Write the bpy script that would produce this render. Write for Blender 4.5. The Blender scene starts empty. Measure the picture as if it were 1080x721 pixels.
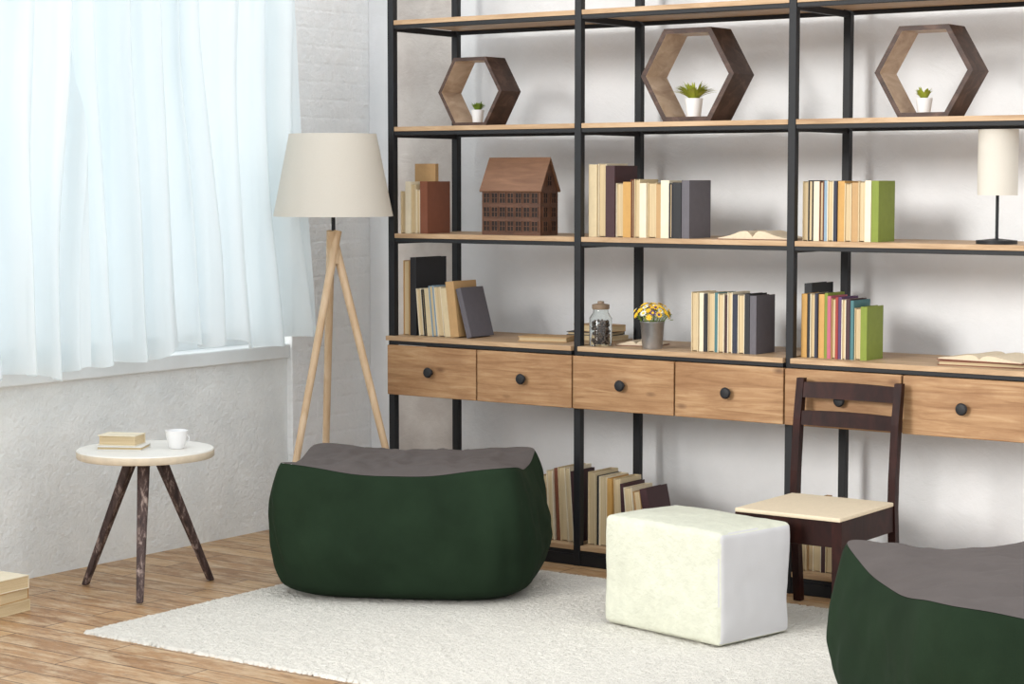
import bpy, bmesh, math, random
from mathutils import Vector, Matrix, noise
random.seed(7)
SC = bpy.context.scene
COL = bpy.context.collection
try:
    SC.view_settings.view_transform = 'Standard'
    SC.view_settings.look = 'None'
except Exception as e:
    print(e)

# ------------------------------------------------------------------ helpers
def srgb(r, g, b):
    def c(v):
        v /= 255.0
        return v/12.92 if v <= 0.04045 else ((v+0.055)/1.055)**2.4
    return (c(r), c(g), c(b), 1.0)

def new_mat(name):
    m = bpy.data.materials.new(name)
    m.use_nodes = True
    nt = m.node_tree
    b = nt.nodes['Principled BSDF']
    return m, nt, b

def coords(nt, scale=(1, 1, 1), rnd=False):
    tc = nt.nodes.new('ShaderNodeTexCoord')
    mp = nt.nodes.new('ShaderNodeMapping')
    mp.inputs['Scale'].default_value = scale
    nt.links.new(tc.outputs['Object'], mp.inputs['Vector'])
    if rnd:
        oi = nt.nodes.new('ShaderNodeObjectInfo')
        mul = nt.nodes.new('ShaderNodeMath'); mul.operation = 'MULTIPLY'; mul.inputs[1].default_value = 37.0
        cx = nt.nodes.new('ShaderNodeCombineXYZ')
        nt.links.new(oi.outputs['Random'], mul.inputs[0])
        for i in range(3):
            nt.links.new(mul.outputs[0], cx.inputs[i])
        nt.links.new(cx.outputs[0], mp.inputs['Location'])
    return mp.outputs[0]

def noise_tex(nt, vec, scale, detail=6, rough=0.55, dist=0.0):
    n = nt.nodes.new('ShaderNodeTexNoise')
    n.inputs['Scale'].default_value = scale
    n.inputs['Detail'].default_value = detail
    n.inputs['Roughness'].default_value = rough
    n.inputs['Distortion'].default_value = dist
    nt.links.new(vec, n.inputs['Vector'])
    return n.outputs['Fac']

def ramp(nt, fac, stops):
    r = nt.nodes.new('ShaderNodeValToRGB')
    els = r.color_ramp.elements
    while len(els) < len(stops):
        els.new(0.5)
    for e, (p, c) in zip(els, stops):
        e.position = p; e.color = c
    nt.links.new(fac, r.inputs[0])
    return r.outputs[0]

def bump(nt, b, fac, strength, dist=0.01):
    n = nt.nodes.new('ShaderNodeBump')
    n.inputs['Strength'].default_value = strength
    n.inputs['Distance'].default_value = dist
    nt.links.new(fac, n.inputs['Height'])
    nt.links.new(n.outputs[0], b.inputs['Normal'])

def plain(name, col, rough=0.6, var=0.12, nscale=30, bmp=0.15, metallic=0.0, sheen=0.0, spec=0.5):
    m, nt, b = new_mat(name)
    v = coords(nt)
    f = noise_tex(nt, v, nscale)
    lo = tuple(c*(1-var) for c in col[:3])+(1,)
    hi = tuple(min(1, c*(1+var)) for c in col[:3])+(1,)
    nt.links.new(ramp(nt, f, [(0.3, lo), (0.7, hi)]), b.inputs['Base Color'])
    b.inputs['Roughness'].default_value = rough
    b.inputs['Metallic'].default_value = metallic
    b.inputs['Specular IOR Level'].default_value = spec
    if sheen:
        b.inputs['Sheen Weight'].default_value = sheen
    if bmp:
        bump(nt, b, f, bmp, 0.004)
    return m

def wood(name, c1, c2, c3, scale=(1.5, 14, 14), rough=0.5, bmp=0.2, detail=8, spec=0.4, ns=2.2, dist=0.9, knots=False):
    m, nt, b = new_mat(name)
    v = coords(nt, scale, rnd=True)
    f = noise_tex(nt, v, ns, detail, 0.62, dist)
    col = ramp(nt, f, [(0.28, c1), (0.5, c2), (0.72, c3)])
    if knots:
        v2 = coords(nt, (5.5, 9, 12), rnd=True)
        vo = nt.nodes.new('ShaderNodeTexVoronoi'); vo.inputs['Scale'].default_value = 1.0
        nt.links.new(v2, vo.inputs['Vector'])
        k = ramp(nt, vo.outputs['Distance'], [(0.04, (0.8, 0.8, 0.8, 1)), (0.17, (0.0, 0.0, 0.0, 1))])
        mx = nt.nodes.new('ShaderNodeMix'); mx.data_type = 'RGBA'
        mx.inputs['B'].default_value = srgb(84, 54, 34)
        nt.links.new(k, mx.inputs['Factor']); nt.links.new(col, mx.inputs['A'])
        v3 = coords(nt, (3, 6, 8), rnd=True)
        f3 = noise_tex(nt, v3, 1.4, 7, 0.65)
        w3 = ramp(nt, f3, [(0.42, (0.0, 0.0, 0.0, 1)), (0.64, (0.6, 0.6, 0.6, 1))])
        m3 = nt.nodes.new('ShaderNodeMix'); m3.data_type = 'RGBA'
        m3.inputs['B'].default_value = srgb(134, 94, 60)
        nt.links.new(w3, m3.inputs['Factor']); nt.links.new(mx.outputs['Result'], m3.inputs['A'])
        col = m3.outputs['Result']
    nt.links.new(col, b.inputs['Base Color'])
    b.inputs['Roughness'].default_value = rough
    b.inputs['Specular IOR Level'].default_value = spec
    bump(nt, b, f, bmp, 0.003)
    return m

def mesh_obj(name, verts, faces, mats, smooth=False, midx=None, parent=None, loc=(0, 0, 0), rot=(0, 0, 0)):
    me = bpy.data.meshes.new(name)
    me.from_pydata([tuple(v) for v in verts], [], faces)
    for m in (mats if isinstance(mats, (list, tuple)) else [mats]):
        me.materials.append(m)
    if smooth: me.polygons.foreach_set('use_smooth', [True]*len(me.polygons))
    if midx:
        for i, p in enumerate(me.polygons): p.material_index = midx[i]
    me.update()
    return put(name, me, parent, loc, rot)

def put(name, me, parent=None, loc=(0, 0, 0), rot=(0, 0, 0)):
    o = bpy.data.objects.new(name, me)
    COL.objects.link(o)
    o.location = loc; o.rotation_euler = rot
    if parent: o.parent = parent
    return o

def empty(name, label, cat, loc, rz=0.0, group=None):
    o = bpy.data.objects.new(name, None)
    o.empty_display_size = 0.1
    COL.objects.link(o)
    o.location = loc; o.rotation_euler = (0, 0, rz)
    tag(o, label, cat, group)
    return o

def tag(o, label, cat, group=None):
    o['label'] = label; o['category'] = cat
    if group: o['group'] = group
    return o

def bm_to(name, bm, mats, smooth=False, parent=None, loc=(0, 0, 0), rot=(0, 0, 0), autosmooth=None):
    bmesh.ops.recalc_face_normals(bm, faces=bm.faces[:])
    me = bpy.data.meshes.new(name)
    bm.to_mesh(me); bm.free()
    for m in (mats if isinstance(mats, (list, tuple)) else [mats]):
        me.materials.append(m)
    for p in me.polygons: p.use_smooth = smooth
    if autosmooth:
        me.set_sharp_from_angle(angle=math.radians(autosmooth))
    return put(name, me, parent, loc, rot)

def add_box(bm, lo, hi, bev=0.0, mi=0, seg=2):
    g = bmesh.ops.create_cube(bm, size=1.0)
    vs = g['verts']
    for v in vs:
        v.co = Vector([lo[i]+(v.co[i]+0.5)*(hi[i]-lo[i]) for i in range(3)])
    fs = set(f for v in vs for f in v.link_faces)
    for f in fs: f.material_index = mi
    if bev > 0:
        es = list(set(e for v in vs for e in v.link_edges))
        r = bmesh.ops.bevel(bm, geom=es, offset=bev, segments=seg, affect='EDGES', profile=0.5)
        for f in r['faces']: f.material_index = mi

def box(name, lo, hi, mat, bev=0.002, parent=None, loc=(0, 0, 0), rot=(0, 0, 0)):
    bm = bmesh.new(); add_box(bm, lo, hi, bev)
    return bm_to(name, bm, mat, False, parent, loc, rot)

def add_tube(bm, p0, p1, r0, r1, seg=16, mi=0, square=False):
    p0 = Vector(p0); p1 = Vector(p1)
    d = (p1-p0); q = d.to_track_quat('Z', 'Y')
    rings = []
    for p, r in ((p0, r0), (p1, r1)):
        ring = []
        n = 4 if square else seg
        for i in range(n):
            a = 2*math.pi*(i+(0.5 if square else 0))/n
            rr = r*(1.4142 if square else 1)
            ring.append(bm.verts.new(p+q@Vector((math.cos(a)*rr, math.sin(a)*rr, 0))))
        rings.append(ring)
    n = len(rings[0])
    for i in range(n):
        f = bm.faces.new([rings[0][i], rings[0][(i+1) % n], rings[1][(i+1) % n], rings[1][i]]); f.material_index = mi
    f = bm.faces.new(rings[0][::-1]); f.material_index = mi
    f = bm.faces.new(rings[1]); f.material_index = mi

def tube(name, p0, p1, r0, r1, mat, seg=16, parent=None, square=False):
    bm = bmesh.new(); add_tube(bm, p0, p1, r0, r1, seg, square=square)
    o = bm_to(name, bm, mat, not square, parent, autosmooth=40)
    return o

def lathe(name, prof, mat, seg=32, parent=None, loc=(0, 0, 0), rot=(0, 0, 0), smooth=True, mis=None):
    verts = []; faces = []; mi = []
    for (r, z) in prof:
        for i in range(seg):
            a = 2*math.pi*i/seg
            verts.append((r*math.cos(a), r*math.sin(a), z))
    for k in range(len(prof)-1):
        for i in range(seg):
            j = (i+1) % seg
            faces.append((k*seg+i, k*seg+j, (k+1)*seg+j, (k+1)*seg+i)); mi.append(mis[k] if mis else 0)
    o = mesh_obj(name, verts, faces, mat, smooth, mi, parent, loc, rot)
    bm = bmesh.new(); bm.from_mesh(o.data)
    bmesh.ops.remove_doubles(bm, verts=bm.verts[:], dist=1e-5)
    bmesh.ops.recalc_face_normals(bm, faces=bm.faces[:])
    bm.to_mesh(o.data); bm.free()
    o.data.set_sharp_from_angle(angle=math.radians(45))
    return o

rd = math.radians
# ------------------------------------------------------------------ materials
def plaster(name, c1, c2, s1=5.0, b=0.5, s2=9.0, s3=45.0, dist=0.01, dd=0.6):
    m, nt, bs = new_mat(name)
    v = coords(nt)
    f = noise_tex(nt, v, s1, 8, 0.6)
    g = noise_tex(nt, v, s2, 9, 0.68, dd)
    h = noise_tex(nt, v, s3, 4, 0.6)
    nt.links.new(ramp(nt, f, [(0.35, c1), (0.65, c2)]), bs.inputs['Base Color'])
    bs.inputs['Roughness'].default_value = 0.75
    mu = nt.nodes.new('ShaderNodeMath'); mu.operation = 'MULTIPLY'; mu.inputs[1].default_value = 0.2
    nt.links.new(h, mu.inputs[0])
    mx = nt.nodes.new('ShaderNodeMath'); mx.operation = 'ADD'
    nt.links.new(g, mx.inputs[0]); nt.links.new(mu.outputs[0], mx.inputs[1])
    bump(nt, bs, mx.outputs[0], b, dist)
    return m
M_wall = plaster('white_plaster', srgb(225, 227, 229), srgb(234, 235, 237), 3, 0.5)
M_wall_l = plaster('rough_white_plaster', srgb(232, 236, 236), srgb(243, 246, 245), 6, 0.9, 26, 90, 0.012, 0.1)
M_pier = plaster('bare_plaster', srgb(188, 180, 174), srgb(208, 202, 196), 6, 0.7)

def painted_brick():
    m, nt, bs = new_mat('painted_brick')
    tc = nt.nodes.new('ShaderNodeTexCoord')
    sp = nt.nodes.new('ShaderNodeSeparateXYZ'); cb = nt.nodes.new('ShaderNodeCombineXYZ')
    nt.links.new(tc.outputs['Object'], sp.inputs[0])
    nt.links.new(sp.outputs[1], cb.inputs[0]); nt.links.new(sp.outputs[2], cb.inputs[1])
    br = nt.nodes.new('ShaderNodeTexBrick')
    br.inputs['Scale'].default_value = 1.0
    br.inputs['Brick Width'].default_value = 0.25
    br.inputs['Row Height'].default_value = 0.075
    br.inputs['Mortar Size'].default_value = 0.012
    br.inputs['Mortar Smooth'].default_value = 1.0
    nt.links.new(cb.outputs[0], br.inputs['Vector'])
    v = coords(nt)
    f = noise_tex(nt, v, 14, 9, 0.7)
    nt.links.new(ramp(nt, f, [(0.3, srgb(244, 247, 248)), (0.7, srgb(251, 252, 252))]), bs.inputs['Base Color'])
    k = nt.nodes.new('ShaderNodeMath'); k.operation = 'MULTIPLY'; k.inputs[1].default_value = 0.10
    nt.links.new(br.outputs['Fac'], k.inputs[0])
    ma = nt.nodes.new('ShaderNodeMath'); ma.operation = 'SUBTRACT'
    nt.links.new(f, ma.inputs[0]); nt.links.new(k.outputs[0], ma.inputs[1])
    bump(nt, bs, ma.outputs[0], 0.8, 0.018)
    bs.inputs['Roughness'].default_value = 0.6
    return m
M_brick = painted_brick()

def floor_mat():
    m, nt, bs = new_mat('floor_planks')
    tc = nt.nodes.new('ShaderNodeTexCoord')
    br = nt.nodes.new('ShaderNodeTexBrick')
    br.inputs['Scale'].default_value = 1.0
    br.inputs['Brick Width'].default_value = 0.85
    br.inputs['Row Height'].default_value = 0.11
    br.inputs['Mortar Size'].default_value = 0.0028
    br.inputs['Mortar Smooth'].default_value = 0.3
    br.inputs['Bias'].default_value = 0.0
    br.inputs['Color1'].default_value = (0, 0, 0, 1)
    br.inputs['Color2'].default_value = (1, 1, 1, 1)
    nt.links.new(tc.outputs['Object'], br.inputs['Vector'])
    base = ramp(nt, br.outputs['Color'], [(0.0, srgb(158, 118, 78)), (0.5, srgb(178, 138, 96)), (1.0, srgb(194, 157, 113))])
    v = coords(nt, (2.2, 26, 1))
    f = noise_tex(nt, v, 3.0, 12, 0.75, 1.2)
    g = ramp(nt, f, [(0.34, (0.30, 0.24, 0.18, 1)), (0.47, (0.86, 0.84, 0.82, 1)), (0.6, (1.0, 1.0, 1.0, 1))])
    mx = nt.nodes.new('ShaderNodeMix'); mx.data_type = 'RGBA'; mx.blend_type = 'MULTIPLY'; mx.inputs['Factor'].default_value = 1
    nt.links.new(base, mx.inputs['A']); nt.links.new(g, mx.inputs['B'])
    v2 = coords(nt, (1.5, 5, 1))
    f2 = noise_tex(nt, v2, 3.5, 10, 0.72)
    wr = ramp(nt, f2, [(0.46, (0, 0, 0, 1)), (0.62, (0.7, 0.7, 0.7, 1))])
    mw = nt.nodes.new('ShaderNodeMix'); mw.data_type = 'RGBA'
    mw.inputs['B'].default_value = srgb(210, 187, 154)
    nt.links.new(wr, mw.inputs['Factor']); nt.links.new(mx.outputs['Result'], mw.inputs['A'])
    m2 = nt.nodes.new('ShaderNodeMix'); m2.data_type = 'RGBA'
    m2.inputs['B'].default_value = srgb(78, 54, 36)
    nt.links.new(br.outputs['Fac'], m2.inputs['Factor']); nt.links.new(mw.outputs['Result'], m2.inputs['A'])
    nt.links.new(m2.outputs['Result'], bs.inputs['Base Color'])
    bs.inputs['Roughness'].default_value = 0.42
    ma = nt.nodes.new('ShaderNodeMath'); ma.operation = 'SUBTRACT'
    nt.links.new(f, ma.inputs[0]); nt.links.new(br.outputs['Fac'], ma.inputs[1])
    bump(nt, bs, ma.outputs[0], 0.25, 0.003)
    return m
M_floor = floor_mat()

M_black = plain('black_metal', srgb(24, 25, 28), 0.5, 0.1, 60, 0.05, spec=0.35)
M_shelf = wood('shelf_wood', srgb(150, 118, 86), srgb(178, 147, 113), srgb(198, 170, 138))
M_drawer = wood('drawer_wood', srgb(130, 92, 58), srgb(164, 126, 88), srgb(182, 148, 110), (1.2, 9, 16), ns=3.0, dist=1.1, detail=12, knots=True)
M_lampwood = wood('pale_lamp_wood', srgb(192, 160, 124), srgb(208, 180, 146), srgb(220, 196, 166), (10, 10, 2))
M_hexin = wood('pale_hex_wood', srgb(150, 122, 98), srgb(182, 156, 130), srgb(204, 180, 156), (8, 3, 8))
M_hexout = wood('walnut', srgb(44, 30, 24), srgb(68, 48, 39), srgb(98, 74, 62), (6, 6, 10))
M_house = wood('house_wood', srgb(72, 46, 33), srgb(90, 59, 42), srgb(108, 73, 53), (4, 14, 14))
M_roof = wood('house_roof', srgb(106, 74, 54), srgb(120, 86, 64), srgb(134, 98, 74), (3, 20, 20))
M_dark = plain('window_dark', srgb(24, 14, 10), 0.8, 0.1)
M_chair = wood('dark_mahogany', srgb(24, 9, 8), srgb(38, 16, 13), srgb(54, 25, 20), (8, 8, 3), 0.45, spec=0.15)
M_seat = plain('cream_upholstery', srgb(210, 194, 168), 0.8, 0.04, 80, 0.1)
M_white = plain('white_ceramic', srgb(230, 230, 230), 0.3, 0.02, 20, 0.0)
M_tabletop = plain('white_tabletop', srgb(222, 219, 212), 0.45, 0.03, 12, 0.05)
M_edge = plain('tabletop_edge', srgb(204, 190, 168), 0.6, 0.08, 30, 0.1)
def shade_mat(name, c):
    m, nt, b = new_mat(name)
    v = coords(nt, (60, 60, 60))
    f = noise_tex(nt, v, 4)
    nt.links.new(ramp(nt, f, [(0.3, tuple(x*0.96 for x in c[:3])+(1,)), (0.7, c)]), b.inputs['Base Color'])
    b.inputs['Roughness'].default_value = 0.9
    out = nt.nodes['Material Output']
    tr = nt.nodes.new('ShaderNodeBsdfTranslucent'); tr.inputs[0].default_value = c
    mx = nt.nodes.new('ShaderNodeMixShader'); mx.inputs[0].default_value = 0.35
    nt.links.new(b.outputs[0], mx.inputs[1]); nt.links.new(tr.outputs[0], mx.inputs[2])
    nt.links.new(mx.outputs[0], out.inputs[0])
    return m
M_shade = shade_mat('linen_shade', srgb(237, 232, 222))

def curtain_mat():
    m, nt, b = new_mat('sheer_curtain')
    v = coords(nt, (1, 3, 0.5))
    f = noise_tex(nt, v, 3)
    nt.links.new(ramp(nt, f, [(0.3, srgb(232, 239, 242)), (0.7, srgb(243, 247, 248))]), b.inputs['Base Color'])
    b.inputs['Roughness'].default_value = 0.9
    out = nt.nodes['Material Output']
    tr = nt.nodes.new('ShaderNodeBsdfTranslucent'); tr.inputs[0].default_value = srgb(224, 239, 244)
    mx = nt.nodes.new('ShaderNodeMixShader'); mx.inputs[0].default_value = 0.34
    nt.links.new(b.outputs[0], mx.inputs[1]); nt.links.new(tr.outputs[0], mx.inputs[2])
    tp = nt.nodes.new('ShaderNodeBsdfTransparent')
    m2 = nt.nodes.new('ShaderNodeMixShader'); m2.inputs[0].default_value = 0.07
    nt.links.new(mx.outputs[0], m2.inputs[1]); nt.links.new(tp.outputs[0], m2.inputs[2])
    nt.links.new(m2.outputs[0], out.inputs[0])
    return m
M_curtain = curtain_mat()

def velvet(name, c, sheen=0.4, var=0.12, sc=7, spec=0.1, bm_=0.25, gs=260, gd=0.002):
    m, nt, b = new_mat(name)
    v = coords(nt)
    f = noise_tex(nt, v, sc, 5, 0.6)
    g = noise_tex(nt, v, gs, 3, 0.6)
    lo = tuple(x*(1-var) for x in c[:3])+(1,); hi = tuple(x*(1+var) for x in c[:3])+(1,)
    nt.links.new(ramp(nt, f, [(0.3, lo), (0.7, hi)]), b.inputs['Base Color'])
    b.inputs['Roughness'].default_value = 0.85
    b.inputs['Specular IOR Level'].default_value = spec
    b.inputs['Sheen Weight'].default_value = sheen
    b.inputs['Sheen Roughness'].default_value = 0.5
    b.inputs['Sheen Tint'].default_value = tuple(min(1, x*3) for x in c[:3])+(1,)
    bump(nt, b, g, bm_, gd)
    return m
M_green = velvet('green_velvet', srgb(29, 43, 29), 0.05, 0.18, 5)
M_grey = velvet('grey_velvet', srgb(88, 82, 80), 0.08, 0.08)
M_cream = velvet('cream_chenille', srgb(201, 202, 186), 0.03, 0.07, 22, 0.1, 0.8, 70, 0.006)
M_panel = velvet('white_panel_fabric', srgb(197, 196, 197), 0.03, 0.02, 5)
M_rug = velvet('cream_rug', srgb(222, 218, 209), 0.0, 0.05, 25, 0.05, 0.8, 260, 0.006)

BC = {
 'cream': (206, 188, 152), 'ivory': (222, 211, 186), 'tan': (180, 144, 98), 'brown': (118, 68, 46),
 'maroon': (60, 32, 36), 'black': (30, 30, 34), 'grey': (92, 88, 94), 'green': (120, 134, 44),
 'blue': (56, 74, 110), 'teal': (66, 110, 114), 'pink': (178, 92, 112), 'purple': (80, 52, 90),
 'orange': (192, 148, 82), 'navy': (36, 40, 58), 'white': (220, 219, 214), 'lightblue': (136, 160, 178), 'red': (146, 48, 42)}
BM = {k: plain('book_cover_'+k, srgb(*v), 0.6, 0.06, 40, 0.05) for k, v in BC.items()}
def pages_mat():
    m, nt, b = new_mat('book_pages')
    v = coords(nt, (900, 3, 3), rnd=True)
    f = noise_tex(nt, v, 1.0, 2)
    nt.links.new(ramp(nt, f, [(0.3, srgb(180, 156, 118)), (0.7, srgb(216, 198, 162))]), b.inputs['Base Color'])
    b.inputs['Roughness'].default_value = 0.85
    return m
M_pages = pages_mat()

# ------------------------------------------------------------------ room
XL = -5.77; YB = 6.99
def structure(o): o['kind'] = 'structure'; return o
structure(box('floor', (-6.3, -1.5, -0.08), (1.6, 7.2, 0.0), M_floor, 0))
structure(box('wall_back', (-6.0, YB, 0.0), (1.6, YB+0.2, 3.0), M_wall, 0))
bm = bmesh.new()
add_box(bm, (XL-0.22, -1.5, 0), (XL, YB, 0.72))
add_box(bm, (XL-0.22, -1.5, 2.6), (XL, YB, 3.0))
add_box(bm, (XL-0.22, 6.47, 0.72), (XL, YB, 2.6))
add_box(bm, (XL-0.22, 3.2, 0.72), (XL, 3.7, 2.6))
add_box(bm, (XL-0.22, -1.5, 0.72), (XL, 0.2, 2.6))
structure(bm_to('wall_left', bm, M_wall_l))
bm = bmesh.new(); add_box(bm, (XL-0.001, 6.47, 0.0), (XL+0.03, YB, 3.0), 0.004)
structure(bm_to('trim_1', bm, M_brick))
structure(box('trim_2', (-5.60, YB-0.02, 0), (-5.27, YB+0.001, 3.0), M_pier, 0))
M_wframe = plain('white_window_paint', srgb(234, 238, 239), 0.5, 0.02, 20, 0.1)
structure(box('trim_3', (XL-0.22, 3.7, 0.715), (XL+0.02, 6.47, 0.775), M_wframe, 0.006))
def window(n, y0, y1, k):
    bm = bmesh.new(); z0, z1 = 0.775, 2.6; x0, x1 = XL-0.17, XL-0.10
    w = 0.06
    add_box(bm, (x0, y0, z0), (x1, y1, z0+w)); add_box(bm, (x0, y0, z1-w), (x1, y1, z1))
    for i in range(k+1):
        yc = y0+(y1-y0)*i/k
        a = max(y0, yc-w/2); b_ = min(y1, yc+w/2)
        if i == 0: b_ = y0+w
        if i == k: a = y1-w
        add_box(bm, (x0, a, z0+w), (x1, b_, z1-w))
    for i in range(k):
        a = y0+(y1-y0)*i/k+w/2; b_ = y0+(y1-y0)*(i+1)/k-w/2
        add_box(bm, (x0+0.01, a, 2.2), (x1-0.01, b_, 2.24))
    structure(bm_to(n, bm, M_wframe))
window('window_1', 3.7, 6.47, 3)
window('added_window', 0.2, 3.2, 3)  # unseen second window, added in the left wall to let sunlight in

def curtain(y0, y1, hem0, hem1, seed, label, flare_r=0.0, xoff=0.0):
    rnd = random.Random(seed)
    ny, nz = 460, 60
    verts = []; faces = []
    ph = [rnd.uniform(0, 6.28) for _ in range(12)]
    W = y1-y0
    folds = [0]
    while folds[-1] < W: folds.append(folds[-1]+rnd.choice([rnd.uniform(0.05, 0.08), rnd.uniform(0.09, 0.13), rnd.uniform(0.14, 0.22)]))
    amps = [rnd.uniform(0.5, 1.05) for _ in folds]
    def foldfn(a):
        for q in range(len(folds)-1):
            if folds[q] <= a < folds[q+1] or q == len(folds)-2:
                wd = folds[q+1]-folds[q]
                t = (a-folds[q])/wd
                s = math.sin(math.pi*t*2)
                A = (amps[q]*(1-t)+amps[q+1]*t)*min(1.4, wd/0.10)
                return A*math.copysign(abs(s)**0.7, s)
        return 0
    for j in range(nz+1):
        t = j/nz
        low = (1-t)
        for i in range(ny+1):
            s = i/ny
            hem = hem0+(hem1-hem0)*s+0.022*math.sin(s*W*8+ph[0])+0.014*math.sin(s*W*21+ph[1])+0.007*math.sin(s*W*47+ph[2])
            z = hem+(2.56-hem)*t
            y = y0+W*s+flare_r*low**1.3*s**4
            a = s*W
            aa = a+0.035*math.sin(z*1.7+a*2.2+ph[3])+0.012*math.sin(z*3.3+a*5+ph[4])
            aa = min(max(aa, 0), W*0.9999)
            f1 = foldfn(aa)
            w2 = math.sin(aa*2*math.pi*14+ph[5]+1.2*math.sin(z*1.6+a*3))
            n1 = noise.noise(Vector((a*4, z*0.9, seed)))
            n2 = noise.noise(Vector((a*9, z*1.6, seed+5)))
            x = XL+0.170+xoff+(0.042+0.020*low)*f1+0.008*w2*(0.5+n1)+0.04*n1+0.012*n2
            verts.append((max(XL+0.036, x), y, z))
    for j in range(nz):
        for i in range(ny):
            a = j*(ny+1)+i
            faces.append((a, a+1, a+ny+2, a+ny+1))
    o = mesh_obj('curtain', verts, faces, M_curtain, True)
    tag(o, label, 'curtain', 'sheer curtains at the window')
    return o
curtain(3.75, 5.12, 0.765, 0.79, 3, 'sheer white curtain hanging in folds over the window', 0.0, 0.05)
curtain(5.122, 6.28, 0.800, 0.820, 11, 'sheer white curtain beside the painted brick pier', 0.11, 0.0)

# ------------------------------------------------------------------ bookshelf
PX = [-5.163, -4.268, -3.373, -2.478]
YF, YR = 6.42, 6.87
SH = empty('bookshelf', 'tall black metal bookshelf with pale wood shelves and drawers', 'bookshelf', (-3.82, 6.645, 0))
ox, oy = -3.82, 6.645
def L(x, y, z): return (x-ox, y-oy, z)
def sbox(name, lo, hi, mat, bev=0.0015):
    c = [(lo[i]+hi[i])/2 for i in range(3)]
    h = [(hi[i]-lo[i])/2 for i in range(3)]
    return box(name, [-a for a in h], h, mat, bev, SH, L(*c))
ps = 0.0145
for x in PX:
    sbox('post', (x-ps, YF, 0), (x+ps, YF+0.028, 2.53), M_black)
    sbox('post', (x-ps, YR-0.028, 0), (x+ps, YR, 2.53), M_black)
ZBOT, ZDESK, ZC, ZB_ = 0.078, 0.838, 1.248, 1.672
levels = [ZBOT, ZC, ZB_, 2.092, 2.506]
for z in levels:
    for k in range(3):
        a, b_ = PX[k]+ps, PX[k+1]-ps
        sbox('shelf_board', (a+0.001, YF+0.002, z-0.018), (b_-0.001, YR-0.002, z), M_shelf, 0.001)
        sbox('rail', (a, YF+0.004, z-0.034), (b_, YF+0.026, z-0.0185), M_black)
        sbox('rail', (a, YR-0.026, z-0.034), (b_, YR-0.004, z-0.0185), M_black)
    for x in PX:
        sbox('rail', (x-0.01, YF+0.028, z-0.042), (x+0.01, YR-0.028, z-0.019), M_black)
for k in range(3):
    a, b_ = PX[k]+ps, PX[k+1]-ps
    sbox('rail', (a, YF+0.004, 0.0), (b_, YF+0.026, 0.043), M_black)
    sbox('shelf_board', (PX[k]-ps if k == 0 else PX[k]+ps, YF-0.02, ZDESK-0.018), (PX[k+1]-ps, YR-0.032, ZDESK), M_shelf, 0.001)
    sbox('rail', (a, YF-0.018, ZDESK-0.033), (b_, YF+0.02, ZDESK-0.0185), M_black)
    sbox('rail', (a, YR-0.026, ZDESK-0.033), (b_, YR-0.004, ZDESK-0.0185), M_black)
knob_me = None
for i in range(6):
    x0 = -5.152+i*0.4462; x1 = x0+0.4402
    xc = (x0+x1)/2
    bm = bmesh.new()
    hw = (x1-x0)/2
    add_box(bm, (-hw, -0.02, -0.099), (hw, 0.0, 0.099), 0.003)
    add_box(bm, (-hw+0.03, 0.0, -0.08), (hw-0.03, 0.36, -0.07))
    add_box(bm, (-hw+0.03, 0.0, -0.07), (-hw+0.042, 0.36, 0.08))
    add_box(bm, (hw-0.042, 0.0, -0.07), (hw-0.03, 0.36, 0.08))
    add_box(bm, (-hw+0.042, 0.35, -0.07), (hw-0.042, 0.36, 0.08))
    d = bm_to('drawer', bm, M_drawer, False, SH, L(xc, 6.398, 0.705))
    if knob_me is None:
        prof = [(0.0, 0.0), (0.011, 0.0), (0.009, 0.007), (0.008, 0.011), (0.019, 0.016), (0.021, 0.022), (0.017, 0.028), (0.0, 0.031)]
        kb = lathe('knob', prof, M_black, 24, d, (0, -0.02, 0), (rd(90), 0, 0))
        knob_me = kb.data
    else:
        put('knob', knob_me, d, (0, -0.02, 0), (rd(90), 0, 0))

# ------------------------------------------------------------------ books
def book(color, t, h, d, loc, rot=(0, 0, 0), group=None, where='standing in a row on the shelf', pages_out=True, kind='hardcover book'):
    bm = bmesh.new(); c = 0.0028
    add_box(bm, (0, 0, 0), (c, d, h)); add_box(bm, (t-c, 0, 0), (t, d, h))
    if pages_out: add_box(bm, (c, d-c, 0), (t-c, d, h))
    else: add_box(bm, (c, 0, 0), (t-c, c, h), 0)
    o = bm_to('book', bm, BM[color], False, None, loc, rot)
    y0, y1 = (0.006, d-c) if pages_out else (c, d-0.006)
    box('pages', (c, y0, 0.003), (t-c, y1, h-0.004), M_pages, 0, o)
    nm = {'lightblue': 'light blue', 'orange': 'ochre'}.get(color, color)
    tag(o, '%s %s %s' % (nm, kind, where), 'book', group)
    return o

def row(x0, y0, z0, specs, group, where):
    x = x0; pl = 0.0; ph_ = 0.2
    for s in specs:
        col, t, h, d = s[:4]
        po = s[4] if len(s) > 4 else True
        lean = rd(s[5]) if len(s) > 5 else 0
        gap = 0.001
        h = h + random.uniform(-0.005, 0.005)
        if lean > pl: gap += min(h, ph_ if ph_ else h)*(math.tan(lean)-math.tan(pl))
        dy = random.uniform(-0.006, 0.006)
        x += gap
        wh = where
        if abs(lean) > 0.01: wh = where.replace('standing', 'leaning')
        book(col, t, h, d, (x, y0+dy, z0), (0, -lean, 0), group, wh, po)
        x += t/math.cos(lean)
        pl = lean; ph_ = h
    return x

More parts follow.
